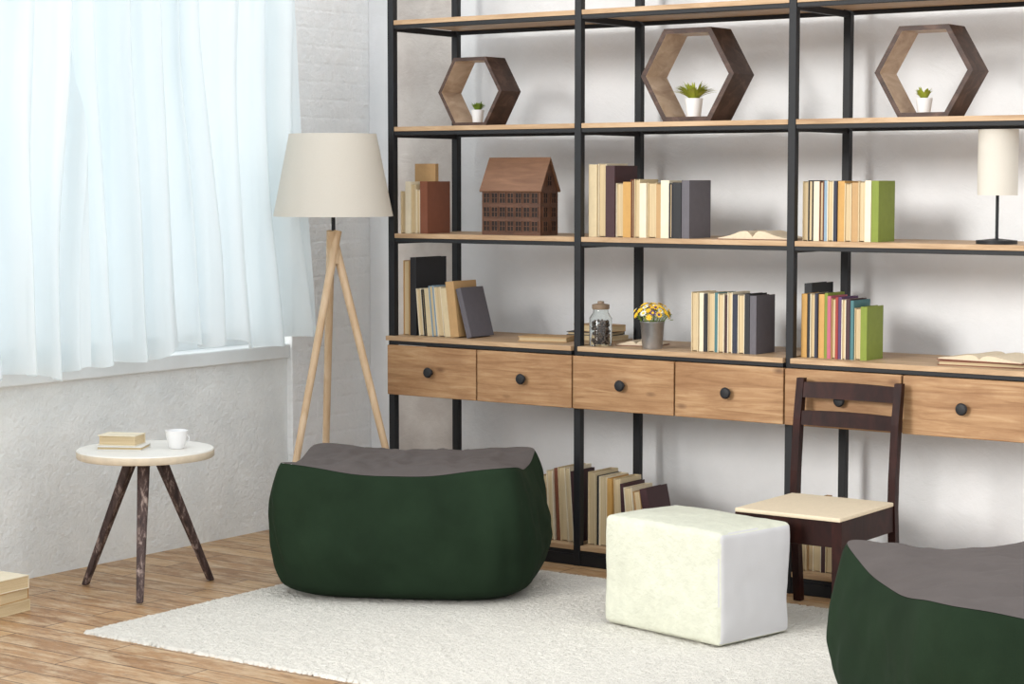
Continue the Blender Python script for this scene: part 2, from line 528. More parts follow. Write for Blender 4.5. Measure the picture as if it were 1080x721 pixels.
yb = 6.47; zC = ZC+0.0002
g = 'books on the middle shelf'; w = 'standing in a row on the middle shelf'
book('tan', 0.02, 0.278, 0.105, (-5.143, 6.57, zC), (0, 0, rd(-90)), g, 'propped upright behind smaller books')
row(-5.143, 6.46, zC, [('cream', .024, .17, .07), ('ivory', .026, .205, .07, False), ('cream', .022, .195, .07), ('ivory', .02, .18, .07), ('brown', .036, .212, .15, False)], g, w)
row(-4.248, yb, zC, [('cream', .036, .275, .15, False), ('ivory', .036, .275, .15), ('maroon', .04, .27, .16, False), ('ivory', .034, .20, .13),
    ('orange', .036, .205, .13, False), ('brown', .012, .21, .13), ('cream', .024, .212, .13), ('ivory', .028, .205, .13, False), ('cream', .038, .205, .13), ('tan', .02, .2, .13, False), ('ivory', .036, .21, .13, False), ('navy', .014, .2, .13), ('black', .036, .208, .13, False), ('grey', .032, .21, .155, False)], g, w)
row(-3.354, yb, zC, [('cream', .022, .21, .13), ('black', .018, .212, .13), ('ivory', .022, .205, .13, False), ('brown', .016, .21, .13), ('lightblue', .014, .21, .13, False), ('ivory', .024, .208, .13),
    ('navy', .012, .205, .13, False), ('orange', .026, .21, .13, False), ('cream', .026, .205, .13), ('tan', .024, .208, .13, False), ('cream', .026, .205, .13), ('ivory', .022, .207, .13, False), ('green', .026, .208, .13, False)], g, w)
zD = ZDESK+0.0002; g = 'books on the desk shelf'; w = 'standing in a row on the desk shelf'
row(-5.142, yb, zD, [('tan', .03, .30, .16), ('black', .03, .31, .20, False), ('ivory', .024, .19, .13, True, 5), ('black', .012, .19, .13, True, 5), ('cream', .028, .19, .13, False, 5), ('lightblue', .022, .20, .13, True, 6), ('ivory', .034, .20, .13, True, 6),
    ('cream', .03, .20, .13, False, 7), ('tan', .04, .225, .15, False, 7), ('grey', .024, .205, .15, False, 16)], g, w)
row(-3.80, yb, zD, [('cream', .028, .22, .13), ('ivory', .02, .215, .13, False), ('black', .014, .215, .13, False), ('cream', .028, .215, .13), ('teal', .014, .213, .13, False), ('ivory', .026, .215, .13),
    ('maroon', .014, .21, .13, False), ('ivory', .02, .215, .13), ('navy', .018, .215, .13, False), ('ivory', .028, .215, .13), ('black', .02, .215, .13, False), ('grey', .026, .215, .14, False)], g, w)
book('black', .03, .25, .17, (-3.44, 6.66, zD), (0, 0, 0), g, 'standing behind the row of books', False)
row(-3.354, yb, zD, [('orange', .022, .225, .13, False), ('black', .01, .22, .13, False), ('ivory', .02, .225, .13), ('navy', .01, .225, .13, False), ('orange', .022, .22, .13, False), ('green', .012, .225, .13, False), ('pink', .013, .22, .13, False),
    ('tan', .018, .215, .13), ('red', .010, .22, .13, False), ('purple', .012, .22, .13, False), ('ivory', .016, .21, .13), ('maroon', .014, .215, .13, False), ('teal', .012, .21, .13, False), ('cream', .026, .185, .13), ('green', .024, .185, .13, False)], g, w)
zB = ZBOT+0.0002; g = 'books on the bottom shelf'; w = 'standing in a row on the bottom shelf'
row(-4.47, yb, zB, [('tan', .03, .25, .15), ('ivory', .028, .27, .15, True, 2), ('brown', .02, .275, .15, False, 3), ('cream', .032, .285, .15, True, 3), ('ivory', .026, .29, .15, True, 4), ('maroon', .012, .275, .15, False, 4)], g, w)
row(-4.248, yb, zB, [('cream', .034, .275, .16), ('black', .014, .27, .15, False), ('ivory', .036, .265, .15), ('orange', .02, .26, .15, False), ('cream', .03, .26, .15, True, 2), ('maroon', .016, .24, .15, False, 3),
    ('ivory', .036, .235, .15, True, 5), ('tan', .03, .225, .15, True, 8), ('maroon', .03, .235, .15, False, 12)], g, w)
row(-3.354, yb, zB, [('cream', .03, .24, .15), ('tan', .02, .25, .15), ('ivory', .034, .245, .15), ('maroon', .016, .25, .15, False), ('cream', .034, .24, .15), ('orange', .02, .22, .15, False)], g, w)

def flat_book(color, t, h, d, x, y, z, rz, group, where, kind='hardcover book'):
    R_ = Matrix.Rotation(rz, 4, 'Z') @ Matrix.Rotation(rd(-90), 4, 'Y')
    o = book(color, t, h, d, (0, 0, 0), (0, 0, 0), group, where, True, kind)
    c = R_ @ Vector((0, d/2, h/2))
    o.matrix_world = Matrix.Translation(Vector((x, y, z))-Vector((c.x, c.y, 0))) @ R_
    return o
g = 'books lying on the desk shelf'
flat_book('tan', .018, .20, .14, -4.51, 6.58, zD, rd(15), g, 'lying flat on the desk shelf')
flat_book('cream', .018, .20, .14, -4.385, 6.74, zD, rd(-8), g, 'lying flat at the bottom of a pile')
flat_book('black', .014, .19, .13, -4.39, 6.735, zD+.0185, rd(8), g, 'lying in a small pile of books')
flat_book('tan', .026, .17, .12, -4.375, 6.74, zD+.033, rd(-14), g, 'lying on top of a small pile')
flat_book('brown', .016, .30, .20, -2.69, 6.57, zD, rd(4), g, 'lying flat under an open book')

M_pages2 = plain('open_pages', srgb(210, 194, 168), 0.8, 0.06, 60, 0.1)
def open_book(x, y, z, w_, d_, rz, label, group=None, lift=0.03):
    n = 12
    prof = []
    for i in range(-n, n+1):
        s = i/n; a = abs(s)
        zz = lift*(0.35*math.exp(-((a-0.3)/0.28)**2)+0.65*(1-a)*min(1, a*8)) + 0.006
        prof.append((s*w_/2, zz))
    verts = []; faces = []
    for yy in (-d_/2, d_/2):
        for (px, pz) in prof: verts.append((px, yy, pz))
        for (px, pz) in prof: verts.append((px, yy, 0.0025))
    m = len(prof)
    for i in range(m-1):
        faces.append((i, i+1, 2*m+i+1, 2*m+i))
        faces.append((m+i+1, m+i, 3*m+i, 3*m+i+1))
        faces.append((i+1, i, m+i, m+i+1))
        faces.append((2*m+i, 2*m+i+1, 3*m+i+1, 3*m+i))
    faces.append((0, 2*m, 3*m, m)); faces.append((m-1, 2*m-1, 4*m-1, 3*m-1))
    cov = box('open_book', (-w_/2-.004, -d_/2-.004, 0), (w_/2+.004, d_/2+.004, 0.0025), BM['brown'], 0.0005, None, (x, y, z), (0, 0, rz))
    mesh_obj('pages', verts, faces, M_pages2, False, None, cov)
    tag(cov, label, 'book', group)
g = 'open books'
open_book(-3.56, 6.56, zC, 0.27, 0.17, rd(4), 'open book lying on the middle shelf', g, 0.030)
open_book(-4.09, 6.60, zD, 0.16, 0.13, rd(10), 'small open book lying beside the jar', g, 0.015)
open_book(-2.68, 6.575, zD+.0165, 0.31, 0.20, rd(-6), 'open book lying on top of a flat brown book', g, 0.018)

# ------------------------------------------------------------------ hexagon shelves
def hexa(x, y, z, hgt, depth, label, th=0.019):
    R1 = hgt/2/math.cos(rd(30)); R2 = R1-th/math.cos(rd(30))
    cz = hgt/2
    verts = []; faces = []; mi = []
    for yy in (0, depth):
        for R_ in (R1, R2):
            for i in range(6):
                a = rd(60*i)
                verts.append((R_*math.cos(a), yy, cz+R_*math.sin(a)))
    for i in range(6):
        j = (i+1) % 6
        faces.append((i, j, 6+j, 6+i)); mi.append(0)
        faces.append((12+j, 12+i, 18+i, 18+j)); mi.append(0)
        faces.append((i, 12+i, 12+j, j)); mi.append(0)
        faces.append((6+j, 18+j, 18+i, 6+i)); mi.append(1)
    o = mesh_obj('hexagon_shelf', verts, faces, [M_hexout, M_hexin], False, mi, None, (x, y, z))
    tag(o, label, 'hexagonal shelf', 'hexagonal wooden display boxes')
    bmm = bmesh.new(); bmm.from_mesh(o.data); bmesh.ops.recalc_face_normals(bmm, faces=bmm.faces[:]); bmm.to_mesh(o.data); bmm.free()
zBb = ZB_+0.0002
hexa(-4.83, 6.50, zBb, 0.268, 0.13, 'small hexagonal wooden box frame holding a tiny plant', 0.014)
hexa(-3.845, 6.50, zBb, 0.34, 0.15, 'large hexagonal walnut box frame holding a leafy plant')
hexa(-2.92, 6.50, zBb, 0.31, 0.135, 'hexagonal dark wooden box frame holding a spiky plant', 0.017)

M_leaf = plain('leaf_green', srgb(116, 142, 50), 0.5, 0.25, 30, 0.1)
M_leaf2 = plain('leaf_yellow_green', srgb(160, 168, 60), 0.5, 0.2, 30, 0.1)
M_soil = plain('soil', srgb(60, 44, 34), 0.9, 0.3, 80, 0.3)
def plant(x, y, z, r, h, n, spread, ph, seed, mat, label, thin=0.11):
    rnd = random.Random(seed)
    pot = lathe('potted_plant', [(0, 0), (r*0.72, 0), (r*0.76, 0.002), (r*0.98, h*0.95), (r, h), (r*0.92, h), (r*0.88, h*0.85)], M_white, 32, None, (x, y, z))
    tag(pot, label, 'potted plant', 'small potted plants')
    lathe('soil', [(0, h*0.86), (r*0.885, h*0.86)], M_soil, 24, pot)
    verts = []; faces = []
    for i in range(n):
        a = rnd.uniform(0, 6.28); ln = ph*rnd.uniform(0.7, 1.1); sp = spread*rnd.uniform(0.4, 1.0)
        wd = ph*thin*rnd.uniform(0.8, 1.3)
        b0 = Vector((math.cos(a)*r*0.3, math.sin(a)*r*0.3, h*0.86))
        side = Vector((-math.sin(a), math.cos(a), 0))
        k0 = len(verts); S = 6
        for s in range(S+1):
            t = s/S
            c = b0+Vector((math.cos(a)*sp*t**1.3, math.sin(a)*sp*t**1.3, ln*(t-0.35*t*t*(sp/spread)*1.6)))
            wv = wd*math.sin(math.pi*min(0.98, 0.12+t*0.88))
            verts.append(c+side*wv); verts.append(c+Vector((0, 0, -wv*0.3))); verts.append(c-side*wv)
        for s in range(S):
            q = k0+s*3
            faces.append((q, q+1, q+4, q+3)); faces.append((q+1, q+2, q+5, q+4))
    mesh_obj('leaves', verts, faces, mat, True, None, pot)
plant(-4.835, 6.56, zBb+0.0145, 0.026, 0.05, 30, 0.03, 0.055, 1, M_leaf, 'tiny green plant in a small white pot')
plant(-3.855, 6.57, zBb+0.0195, 0.034, 0.068, 110, 0.08, 0.09, 2, M_leaf2, 'leafy fern in a white ceramic pot', 0.06)
plant(-2.945, 6.57, zBb+0.0175, 0.029, 0.05, 34, 0.03, 0.06, 3, M_leaf2, 'small spiky succulent in a white ceramic pot')

# ------------------------------------------------------------------ toy house
HS = empty('wooden_house', 'brown wooden model house with many tiny windows', 'model house', (-4.61, 6.53, zC))
hw, hd, hh, rh = 0.138, 0.06, 0.178, 0.118
mesh_obj('house_body', [(-hw, -hd, 0), (hw, -hd, 0), (hw, hd, 0), (-hw, hd, 0), (-hw, -hd, hh), (hw, -hd, hh), (hw, hd, hh), (-hw, hd, hh), (-hw, 0, hh+rh-.006), (hw, 0, hh+rh-.006)],
         [(0, 3, 2, 1), (0, 1, 5, 4), (1, 2, 6, 9, 5), (2, 3, 7, 6), (3, 0, 4, 8, 7), (4, 5, 9, 8), (6, 7, 8, 9)], M_house, False, None, HS)
e = 0.008
mesh_obj('roof', [(-hw-e, -hd-.008, hh-.008), (hw+e, -hd-.008, hh-.008), (hw+e, 0, hh+rh+.004), (-hw-e, 0, hh+rh+.004), (hw+e, hd+.008, hh-.008), (-hw-e, hd+.008, hh-.008),
                  (-hw-e, -hd-.003, hh-.012), (hw+e, -hd-.003, hh-.012), (hw+e, 0, hh+rh-.005), (-hw-e, 0, hh+rh-.005), (hw+e, hd+.003, hh-.012), (-hw-e, hd+.003, hh-.012)],
         [(0, 1, 2, 3), (3, 2, 4, 5), (6, 9, 8, 7), (9, 11, 10, 8), (0, 6, 7, 1), (5, 4, 10, 11), (1, 7, 8, 2), (2, 8, 10, 4), (0, 3, 9, 6), (3, 5, 11, 9)], M_roof, False, None, HS)
wm = None
def hwin(x, y, z, rz, w_=0.026, h_=0.036):
    global wm
    if wm is None:
        bm = bmesh.new()
        add_box(bm, (-w_/2, -0.0015, -h_/2), (w_/2, 0, h_/2), 0, 0)
        f_ = 0.003
        for lo, hi in (((-w_/2-f_, -0.004, h_/2), (w_/2+f_, 0, h_/2+f_)), ((-w_/2-f_, -0.004, -h_/2-f_), (w_/2+f_, 0, -h_/2)),
                       ((-w_/2-f_, -0.004, -h_/2), (-w_/2, 0, h_/2)), ((w_/2, -0.004, -h_/2), (w_/2+f_, 0, h_/2)), ((-0.0015, -0.003, -h_/2), (0.0015, 0, h_/2)), ((-w_/2, -0.003, -0.0015), (w_/2, 0, 0.0015))):
            add_box(bm, lo, hi, 0, 1)
        o = bm_to('window', bm, [M_dark, M_house], False, HS, (x, y, z), (0, 0, rz)); wm = o.data
    else:
        put('window', wm, HS, (x, y, z), (0, 0, rz))
for r_ in range(3):
    for c_ in range(7):
        hwin(-0.114+c_*0.038, -hd, 0.035+r_*0.054, 0)
    for c_ in range(2):
        hwin(hw, -0.028+c_*0.056, 0.035+r_*0.054, rd(90))
hwin(hw, 0, 0.21, rd(90))

# ------------------------------------------------------------------ small table lamp on shelf
TL = empty('table_lamp', 'small table lamp with white shade and black base', 'lamp', (-2.655, 6.52, zC))
lathe('base', [(0, 0), (0.068, 0), (0.068, 0.012), (0.01, 0.018), (0, 0.018)], M_black, 40, TL)
tube('stem', (0, 0, 0.015), (0, 0, 0.31), 0.0055, 0.0055, M_black, 12, TL)
lathe('lamp_shade', [(0.066, 0.162), (0.066, 0.380), (0.064, 0.380), (0.064, 0.162), (0.066, 0.162)], M_shade, 40, TL)
bm = bmesh.new()
for a in range(3):
    add_tube(bm, (0, 0, 0.305), (0.0645*math.cos(a*2.094), 0.0645*math.sin(a*2.094), 0.305), 0.0015, 0.0015, 6)
bm_to('shade_holder', bm, M_black, False, TL)

# ------------------------------------------------------------------ glass jar
M_glass, nt, b = new_mat('clear_glass')
b.inputs['Transmission Weight'].default_value = 1.0; b.inputs['Roughness'].default_value = 0.03; b.inputs['IOR'].default_value = 1.3
f = noise_tex(nt, coords(nt), 5); nt.links.new(ramp(nt, f, [(0, (0.9, 0.93, 0.92, 1)), (1, (0.96, 0.98, 0.97, 1))]), b.inputs['Base Color'])
M_bead = plain('dark_beads', srgb(92, 74, 62), 0.4, 0.5, 60, 0)
M_cork = plain('jar_lid', srgb(132, 112, 92), 0.6, 0.1)
JR = lathe('glass_jar', [(0, 0), (0.040, 0), (0.043, 0.005), (0.043, 0.105), (0.030, 0.125), (0.028, 0.14), (0.026, 0.14), (0.028, 0.123), (0.0405, 0.103), (0.0405, 0.006), (0, 0.004)], M_glass, 32, None, (-4.198, 6.475, zD))
tag(JR, 'clear glass jar filled with dark pebbles', 'jar')
lathe('lid', [(0, 0.138), (0.031, 0.138), (0.033, 0.142), (0.033, 0.156), (0.012, 0.160), (0.012, 0.168), (0, 0.17)], M_cork, 24, JR)
bm = bmesh.new(); rr = random.Random(5)
for i in range(190):
    a = rr.uniform(0, 6.28); q = 0.033*math.sqrt(rr.random()); zz = 0.013+0.082*rr.random()
    bmesh.ops.create_icosphere(bm, subdivisions=1, radius=0.0065, matrix=Matrix.Translation((q*math.cos(a), q*math.sin(a), zz)))
o = bm_to('pebbles', bm, M_bead, True, JR); o['kind'] = 'stuff'

# ------------------------------------------------------------------ flower bucket
M_metal = plain('galvanised_metal', srgb(168, 168, 170), 0.35, 0.1, 40, 0.05, 0.85)
FB = lathe('flower_bucket', [(0, 0), (0.036, 0), (0.037, 0.003), (0.044, 0.095), (0.0465, 0.098), (0.0465, 0.102), (0.043, 0.102), (0.035, 0.006), (0, 0.005)], M_metal, 36, None, (-3.97, 6.475, zD))
tag(FB, 'small metal bucket with yellow, white and purple flowers', 'flower pot')
M_yel = plain('yellow_petal', srgb(236, 190, 36), 0.6, 0.1); M_wp = plain('white_petal', srgb(230, 228, 214), 0.6, 0.04); M_dkp = plain('purple_petal', srgb(84, 48, 104), 0.6, 0.1)
def flower_mesh(mat_p, mat_c):
    vs = []; fs = []; mi = []
    n = 9
    for i in range(n):
        a = 2*math.pi*i/n; a2 = 2*math.pi/n*0.45
        k = len(vs)
        vs += [(0.002*math.cos(a), 0.002*math.sin(a), 0.001), (0.009*math.cos(a-a2), 0.009*math.sin(a-a2), 0.003), (0.0145*math.cos(a), 0.0145*math.sin(a), 0.002), (0.009*math.cos(a+a2), 0.009*math.sin(a+a2), 0.003)]
        fs.append((k, k+1, k+2, k+3)); mi.append(0)
    k = len(vs)
    for (r_, z_) in ((0.0055, 0.002), (0.004, 0.005)):
        for i in range(8): vs.append((r_*math.cos(i*0.785), r_*math.sin(i*0.785), z_))
    for i in range(8): fs.append((k+i, k+(i+1) % 8, k+8+(i+1) % 8, k+8+i)); mi.append(1)
    fs.append(tuple(k+8+i for i in range(8))); mi.append(1)
    me = bpy.data.meshes.new('flower'); me.from_pydata(vs, [], fs); me.materials.append(mat_p); me.materials.append(mat_c)
    for i, p in enumerate(me.polygons): p.material_index = mi[i]
    return me
fms = [flower_mesh(M_yel, M_yel), flower_mesh(M_yel, M_dkp), flower_mesh(M_wp, M_yel), flower_mesh(M_dkp, M_yel)]
rr = random.Random(9); bm = bmesh.new()
for i in range(46):
    a = i*2.39996; q = math.sqrt((i+0.5)/46)
    dirv = Vector((math.cos(a)*q, math.sin(a)*q, math.sqrt(max(0.05, 1-q*q*0.85)))).normalized()
    pos = Vector((0, 0, 0.092))+Vector((dirv.x*0.076, dirv.y*0.076, dirv.z*0.078))*rr.uniform(0.86, 1.05)
    o = put('flower', fms[[0, 2, 0, 3, 1, 2, 0][i % 7]], FB, pos, dirv.to_track_quat('Z', 'Y').to_euler())
    add_tube(bm, (pos.x*0.2, pos.y*0.2, 0.06), pos, 0.001, 0.001, 5)
    for s in range(2):
        c = pos*0.9+Vector((rr.uniform(-.01, .01), rr.uniform(-.01, .01), -0.004))
        v1 = bm.verts.new(c); v2 = bm.verts.new(c+Vector((0.012, 0.006, 0.002))); v3 = bm.verts.new(c+Vector((0.004, 0.016, 0.004)))
        bm.faces.new((v1, v2, v3))
o = bm_to('foliage', bm, M_leaf, False, FB); o['kind'] = 'stuff'

# ------------------------------------------------------------------ floor lamp
FL = empty('floor_lamp', 'tripod floor lamp with pale wooden legs and cream shade', 'lamp', (-5.295, 6.22, 0))
for ang in (18, 140, -100):
    a = rd(ang); r0 = 0.32 if ang == 18 else 0.285
    foot = Vector((r0*math.cos(a), r0*math.sin(a), 0.003))
    top = Vector((-0.012*math.cos(a), -0.012*math.sin(a), 1.26))
    off = Vector((-math.sin(a), math.cos(a), 0))*0.012
    bm = bmesh.new(); add_tube(bm, foot, top+off, 0.013, 0.017, 16)
    bm_to('leg', bm, M_lampwood, True, FL, autosmooth=50)
tube('hub', (0, 0, 1.13), (0, 0, 1.19), 0.026, 0.026, M_lampwood, 24, FL)
tube('stem', (0, 0, 1.19), (0, 0, 1.50), 0.008, 0.008, M_black, 12, FL)
lathe('lamp_shade', [(0.236, 1.318), (0.236, 1.322), (0.173, 1.638), (0.173, 1.642), (0.170, 1.642), (0.233, 1.318), (0.236, 1.318)], M_shade, 64, FL)
bm = bmesh.new()
for k in range(3):
    a = k*2.094
    add_tube(bm, (0, 0, 1.5), (0.197*math.cos(a), 0.197*math.sin(a), 1.5), 0.002, 0.002, 6)
bm_to('shade_holder', bm, M_black, False, FL)
M_bulb = plain('bulb', srgb(240, 238, 230), 0.3, 0.01, 10, 0)
lathe('bulb', [(0, 1.49), (0.014, 1.5), (0.016, 1.52), (0.03, 1.555), (0.022, 1.585), (0, 1.595)], M_bulb, 20, FL)

# ------------------------------------------------------------------ side table
ST = empty('side_table', 'round white side table with distressed dark splayed legs', 'table', (-5.255, 5.14, 0))
TZ = 0.511
lathe('table_top', [(0, TZ-.03), (0.238, TZ-.03), (0.242, TZ-.026), (0.242, TZ-.004), (0.238, TZ), (0, TZ)], [M_tabletop, M_edge], 72, ST, mis=[1, 1, 1, 0, 0])
def distressed():
    m, nt, b = new_mat('distressed_wood')
    v = coords(nt, (14, 14, 4))
    f = noise_tex(nt, v, 3, 8, 0.7, 0.5)
    nt.links.new(ramp(nt, f, [(0.40, srgb(48, 34, 32)), (0.53, srgb(76, 58, 54)), (0.61, srgb(140, 122, 114)), (0.74, srgb(184, 170, 160))]), b.inputs['Base Color'])
    b.inputs['Roughness'].default_value = 0.7
    bump(nt, b, f, 0.3, 0.003)
    return m
M_dis = distressed()
for fx, fy in ((-5.51, 5.08), (-5.115, 4.965), (-5.20, 5.405)):
    d = Vector((fx+5.255, fy-5.14, 0)); u = d.normalized(); tg = Vector((-u.y, u.x, 0))
    bm = bmesh.new()
    rings = []
    for c, wt, wr_ in ((Vector((d.x, d.y, 0.002)), .012, .011), (Vector((u.x*0.055, u.y*0.055, TZ-.032)), .021, .018)):
        rings.append([bm.verts.new(c+tg*sx*wt+u*sy*wr_) for sx, sy in ((-1, -1), (1, -1), (1, 1), (-1, 1))])
    for i in range(4):
        bm.faces.new([rings[0][i], rings[0][(i+1) % 4], rings[1][(i+1) % 4], rings[1][i]])
    bm.faces.new(rings[0][::-1]); bm.faces.new(rings[1])
    bmesh.ops.bevel(bm, geom=bm.edges[:], offset=0.003, segments=2, affect='EDGES')
    bm_to('leg', bm, M_dis, False, ST)
lathe('leg_mount', [(0, TZ-.045), (0.075, TZ-.045), (0.075, TZ-.030), (0, TZ-.030)], M_dis, 32, ST)

g = 'books on the side table'
flat_book('white', .014, .165, .115, -5.315, 5.09, TZ+.0005, rd(30), g, 'lying flat under a thicker book', 'thin book')
flat_book('ivory', .036, .14, .10, -5.328, 5.095, TZ+.015, rd(24), g, 'lying on a thinner white book', 'thick book')
CU = lathe('cup', [(0, 0), (0.024, 0), (0.028, 0.004), (0.037, 0.042), (0.041, 0.064), (0.039, 0.064), (0.035, 0.042), (0.025, 0.006), (0, 0.005)], M_white, 36, None, (-5.165, 5.205, TZ+.0005))
tag(CU, 'white porcelain cup standing on the side table', 'cup')
bm = bmesh.new()
prev = None
for i in range(9):
    a = -math.pi/2+math.pi*i/8
    p_ = Vector((0.032+0.013*math.cos(a), 0, 0.035+0.013*math.sin(a)))
    if prev: add_tube(bm, prev, p_, 0.0025, 0.0025, 8)
    prev = p_
bm_to('handle', bm, M_white, True, CU, rot=(0, 0, rd(35)))

g = 'books stacked on the floor'
for i, (c, t, h, d, dr) in enumerate((('cream', .038, .21, .15, 5), ('tan', .038, .20, .145, 9), ('ivory', .045, .205, .15, 3))):
    flat_book(c, t, h, d, -5.435, 4.585, 0.0005+[0, .0385, .077][i], rd(dr), g, 'stacked on the wooden floor')

# ------------------------------------------------------------------ chair
CH = empty('wooden_chair', 'dark wooden chair with cream seat and slatted back', 'chair', (-3.095, 6.095, 0.003))
cw, cd = 0.194, 0.205
sz = 0.368
box('seat', (-cw+0.002, -cd-0.006, sz), (cw-0.002, cd-0.012, sz+0.014), M_seat, 0.004, CH)
bm = bmesh.new()
add_box(bm, (-cw+.01, -cd+.004, sz-.085), (cw-.01, -cd+.026, sz), 0.002)
add_box(bm, (-cw+.01, cd-.03, sz-.085), (cw-.01, cd-.008, sz), 0.002)
add_box(bm, (-cw+.002, -cd+.02, sz-.085), (-cw+.022, cd-.02, sz), 0.002)
add_box(bm, (cw-.022, -cd+.02, sz-.085), (cw-.002, cd-.02, sz), 0.002)
bm_to('apron', bm, M_chair, False, CH)
for sx in (-1, 1):
    bm = bmesh.new()
    add_tube(bm, (sx*(cw-.02), -cd+.02, 0), (sx*(cw-.018), -cd+.02, sz-.001), 0.013, 0.018, square=True)
    bm_to('leg', bm, M_chair, False, CH)
    pts = [(cd+.030, 0), (cd+.008, 0.20), (cd-.005, 0.36), (cd-.002, 0.46), (cd+.014, 0.64), (cd+.034, 0.777)]
    vs = []; fs = []
    for (yy, zz) in pts:
        r_ = 0.015 if zz < .76 else .012
        for (ax, ay) in ((-1, -1), (1, -1), (1, 1), (-1, 1)):
            vs.append((sx*(cw-.011)+ax*.0135, yy+ay*r_, zz))
    for k in range(len(pts)-1):
        for i in range(4):
            j = (i+1) % 4
            fs.append((k*4+i, k*4+j, k*4+4+j, k*4+4+i))
    fs.append((3, 2, 1, 0)); n_ = (len(pts)-1)*4; fs.append((n_, n_+1, n_+2, n_+3))
    mesh_obj('leg', vs, fs, M_chair, False, None, CH)
def slat(z0, z1, yc0, yc1, nm):
    vs = []; fs = []; N = 10
    for i in range(N+1):
        s = -1+2*i/N
        x = s*(cw-.022); bow = 0.004*(1-s*s)
        up = 0.004*(1-s*s)
        for (yy, zz) in ((yc0+bow-.008, z0), (yc0+bow+.006, z0), (yc1+bow+.006, z1+up), (yc1+bow-.008, z1+up)):
            vs.append((x, yy, zz))
    for i in range(N):
        for j in range(4):
            k = (j+1) % 4
            fs.append((i*4+j, i*4+4+j, i*4+4+k, i*4+k))
    fs.append((0, 1, 2, 3)); fs.append((N*4+3, N*4+2, N*4+1, N*4))
    mesh_obj(nm, vs, fs, M_chair, False, None, CH)
slat(0.712, 0.764, cd+.022, cd+.031, 'backrest_slat')
slat(0.618, 0.666, cd+.010, cd+.016, 'backrest_slat')

# ------------------------------------------------------------------ poufs
def pouf(loc, rz, hx, hy, zc_, ze_, label, seed, bulge=0.068):
    P = empty('pouf', label, 'pouf', loc, rz, 'green and grey bean bag poufs')
    NP = 220; NH = 44
    def outline(i, n):
        a = 2*math.pi*i/NP
        c, sn = math.cos(a), math.sin(a)
        k = (abs(c)**n+abs(sn)**n)**(-1/n)
        return c*k, sn*k
    def corner(i):
        a = 2*math.pi*i/NP
        return abs(math.sin(2*a))**4.0
    verts = []; faces = []
    for j in range(NH+1):
        t = j/NH
        bul = math.sin(math.pi*t**0.85)**0.8 if 0 < t < 1 else 0
        n = 3.8+5.2*t**2.5
        off = bulge*bul
        if t < 0.10: off -= 0.045*(1-t/0.10)**2
        for i in range(NP):
            x, y = outline(i, n)
            cr = corner(i)
            ztop = ze_+(zc_-ze_)*cr
            z = ztop*t
            wx = x*hx+x*off; wy = y*hy+y*off
            nn = noise.noise(Vector((wx*3.5, wy*3.5, z*4+seed)))*0.022 + noise.noise(Vector((wx*9, wy*9, z*5+seed)))*0.012+noise.noise(Vector((wx*16+z*9, wy*16, z*14+seed)))*0.006
            near = math.exp(-((1-t)/0.22)**2)
            crease = 0.006*cr*math.sin(i*0.9+t*5)*math.sin(math.pi*t) + 0.005*near*math.sin(i*0.55+3*noise.noise(Vector((i*0.05, t*3, seed))))*math.sin(math.pi*t)
            l = math.hypot(wx, wy)+1e-6
            f_ = 1+(nn*math.sin(math.pi*min(1, t+0.03))+crease)/l
            verts.append((wx*f_, wy*f_, z))
    for j in range(NH):
        for i in range(NP):
            k = (i+1) % NP
            faces.append((j*NP+i, j*NP+k, (j+1)*NP+k, (j+1)*NP+i))
    faces.append(tuple(range(NP-1, -1, -1)))
    mesh_obj('body', verts, faces, M_green, True, None, P)
    top = verts[NH*NP:(NH+1)*NP]
    tv = []; tf = []; NR = 40
    zc = zc_-0.006
    for r in range(NR+1):
        q = 1-r/NR
        for i in range(NP):
            x, y, z = top[i]
            m_ = q**5
            zz = zc*(1-m_)+z*m_
            wr = 0.008*noise.noise(Vector((x*q*5+seed, y*q*5, 1.0)))+0.011*noise.noise(Vector((x*q*12+seed, y*q*7, 4.0)))+0.007*noise.noise(Vector((x*q*24+seed, y*q*16, 6.0)))
            zz += wr*min(1, (1-q)*5)
            tv.append((x*q, y*q, zz+0.0012))
    for r in range(NR):
        for i in range(NP):
            k = (i+1) % NP
            tf.append((r*NP+i, r*NP+k, (r+1)*NP+k, (r+1)*NP+i))
    o = mesh_obj('top_panel', tv, tf, M_grey, True, None, P)
    bmm = bmesh.new(); bmm.from_mesh(o.data); bmesh.ops.remove_doubles(bmm, verts=bmm.verts[:], dist=1e-5); bmesh.ops.recalc_face_normals(bmm, faces=bmm.faces[:]); bmm.to_mesh(o.data); bmm.free()
    return P
pouf((-4.512, 5.715, 0.0135), rd(27), 0.420, 0.30, 0.468, 0.434, 'dark green velvet pouf with grey top beside floor lamp', 3.3, 0.062)
pouf((-1.950, 4.960, 0.0135), rd(-48), 0.47, 0.34, 0.460, 0.420, 'dark green velvet pouf with grey top beside chair', 8.1, 0.062)

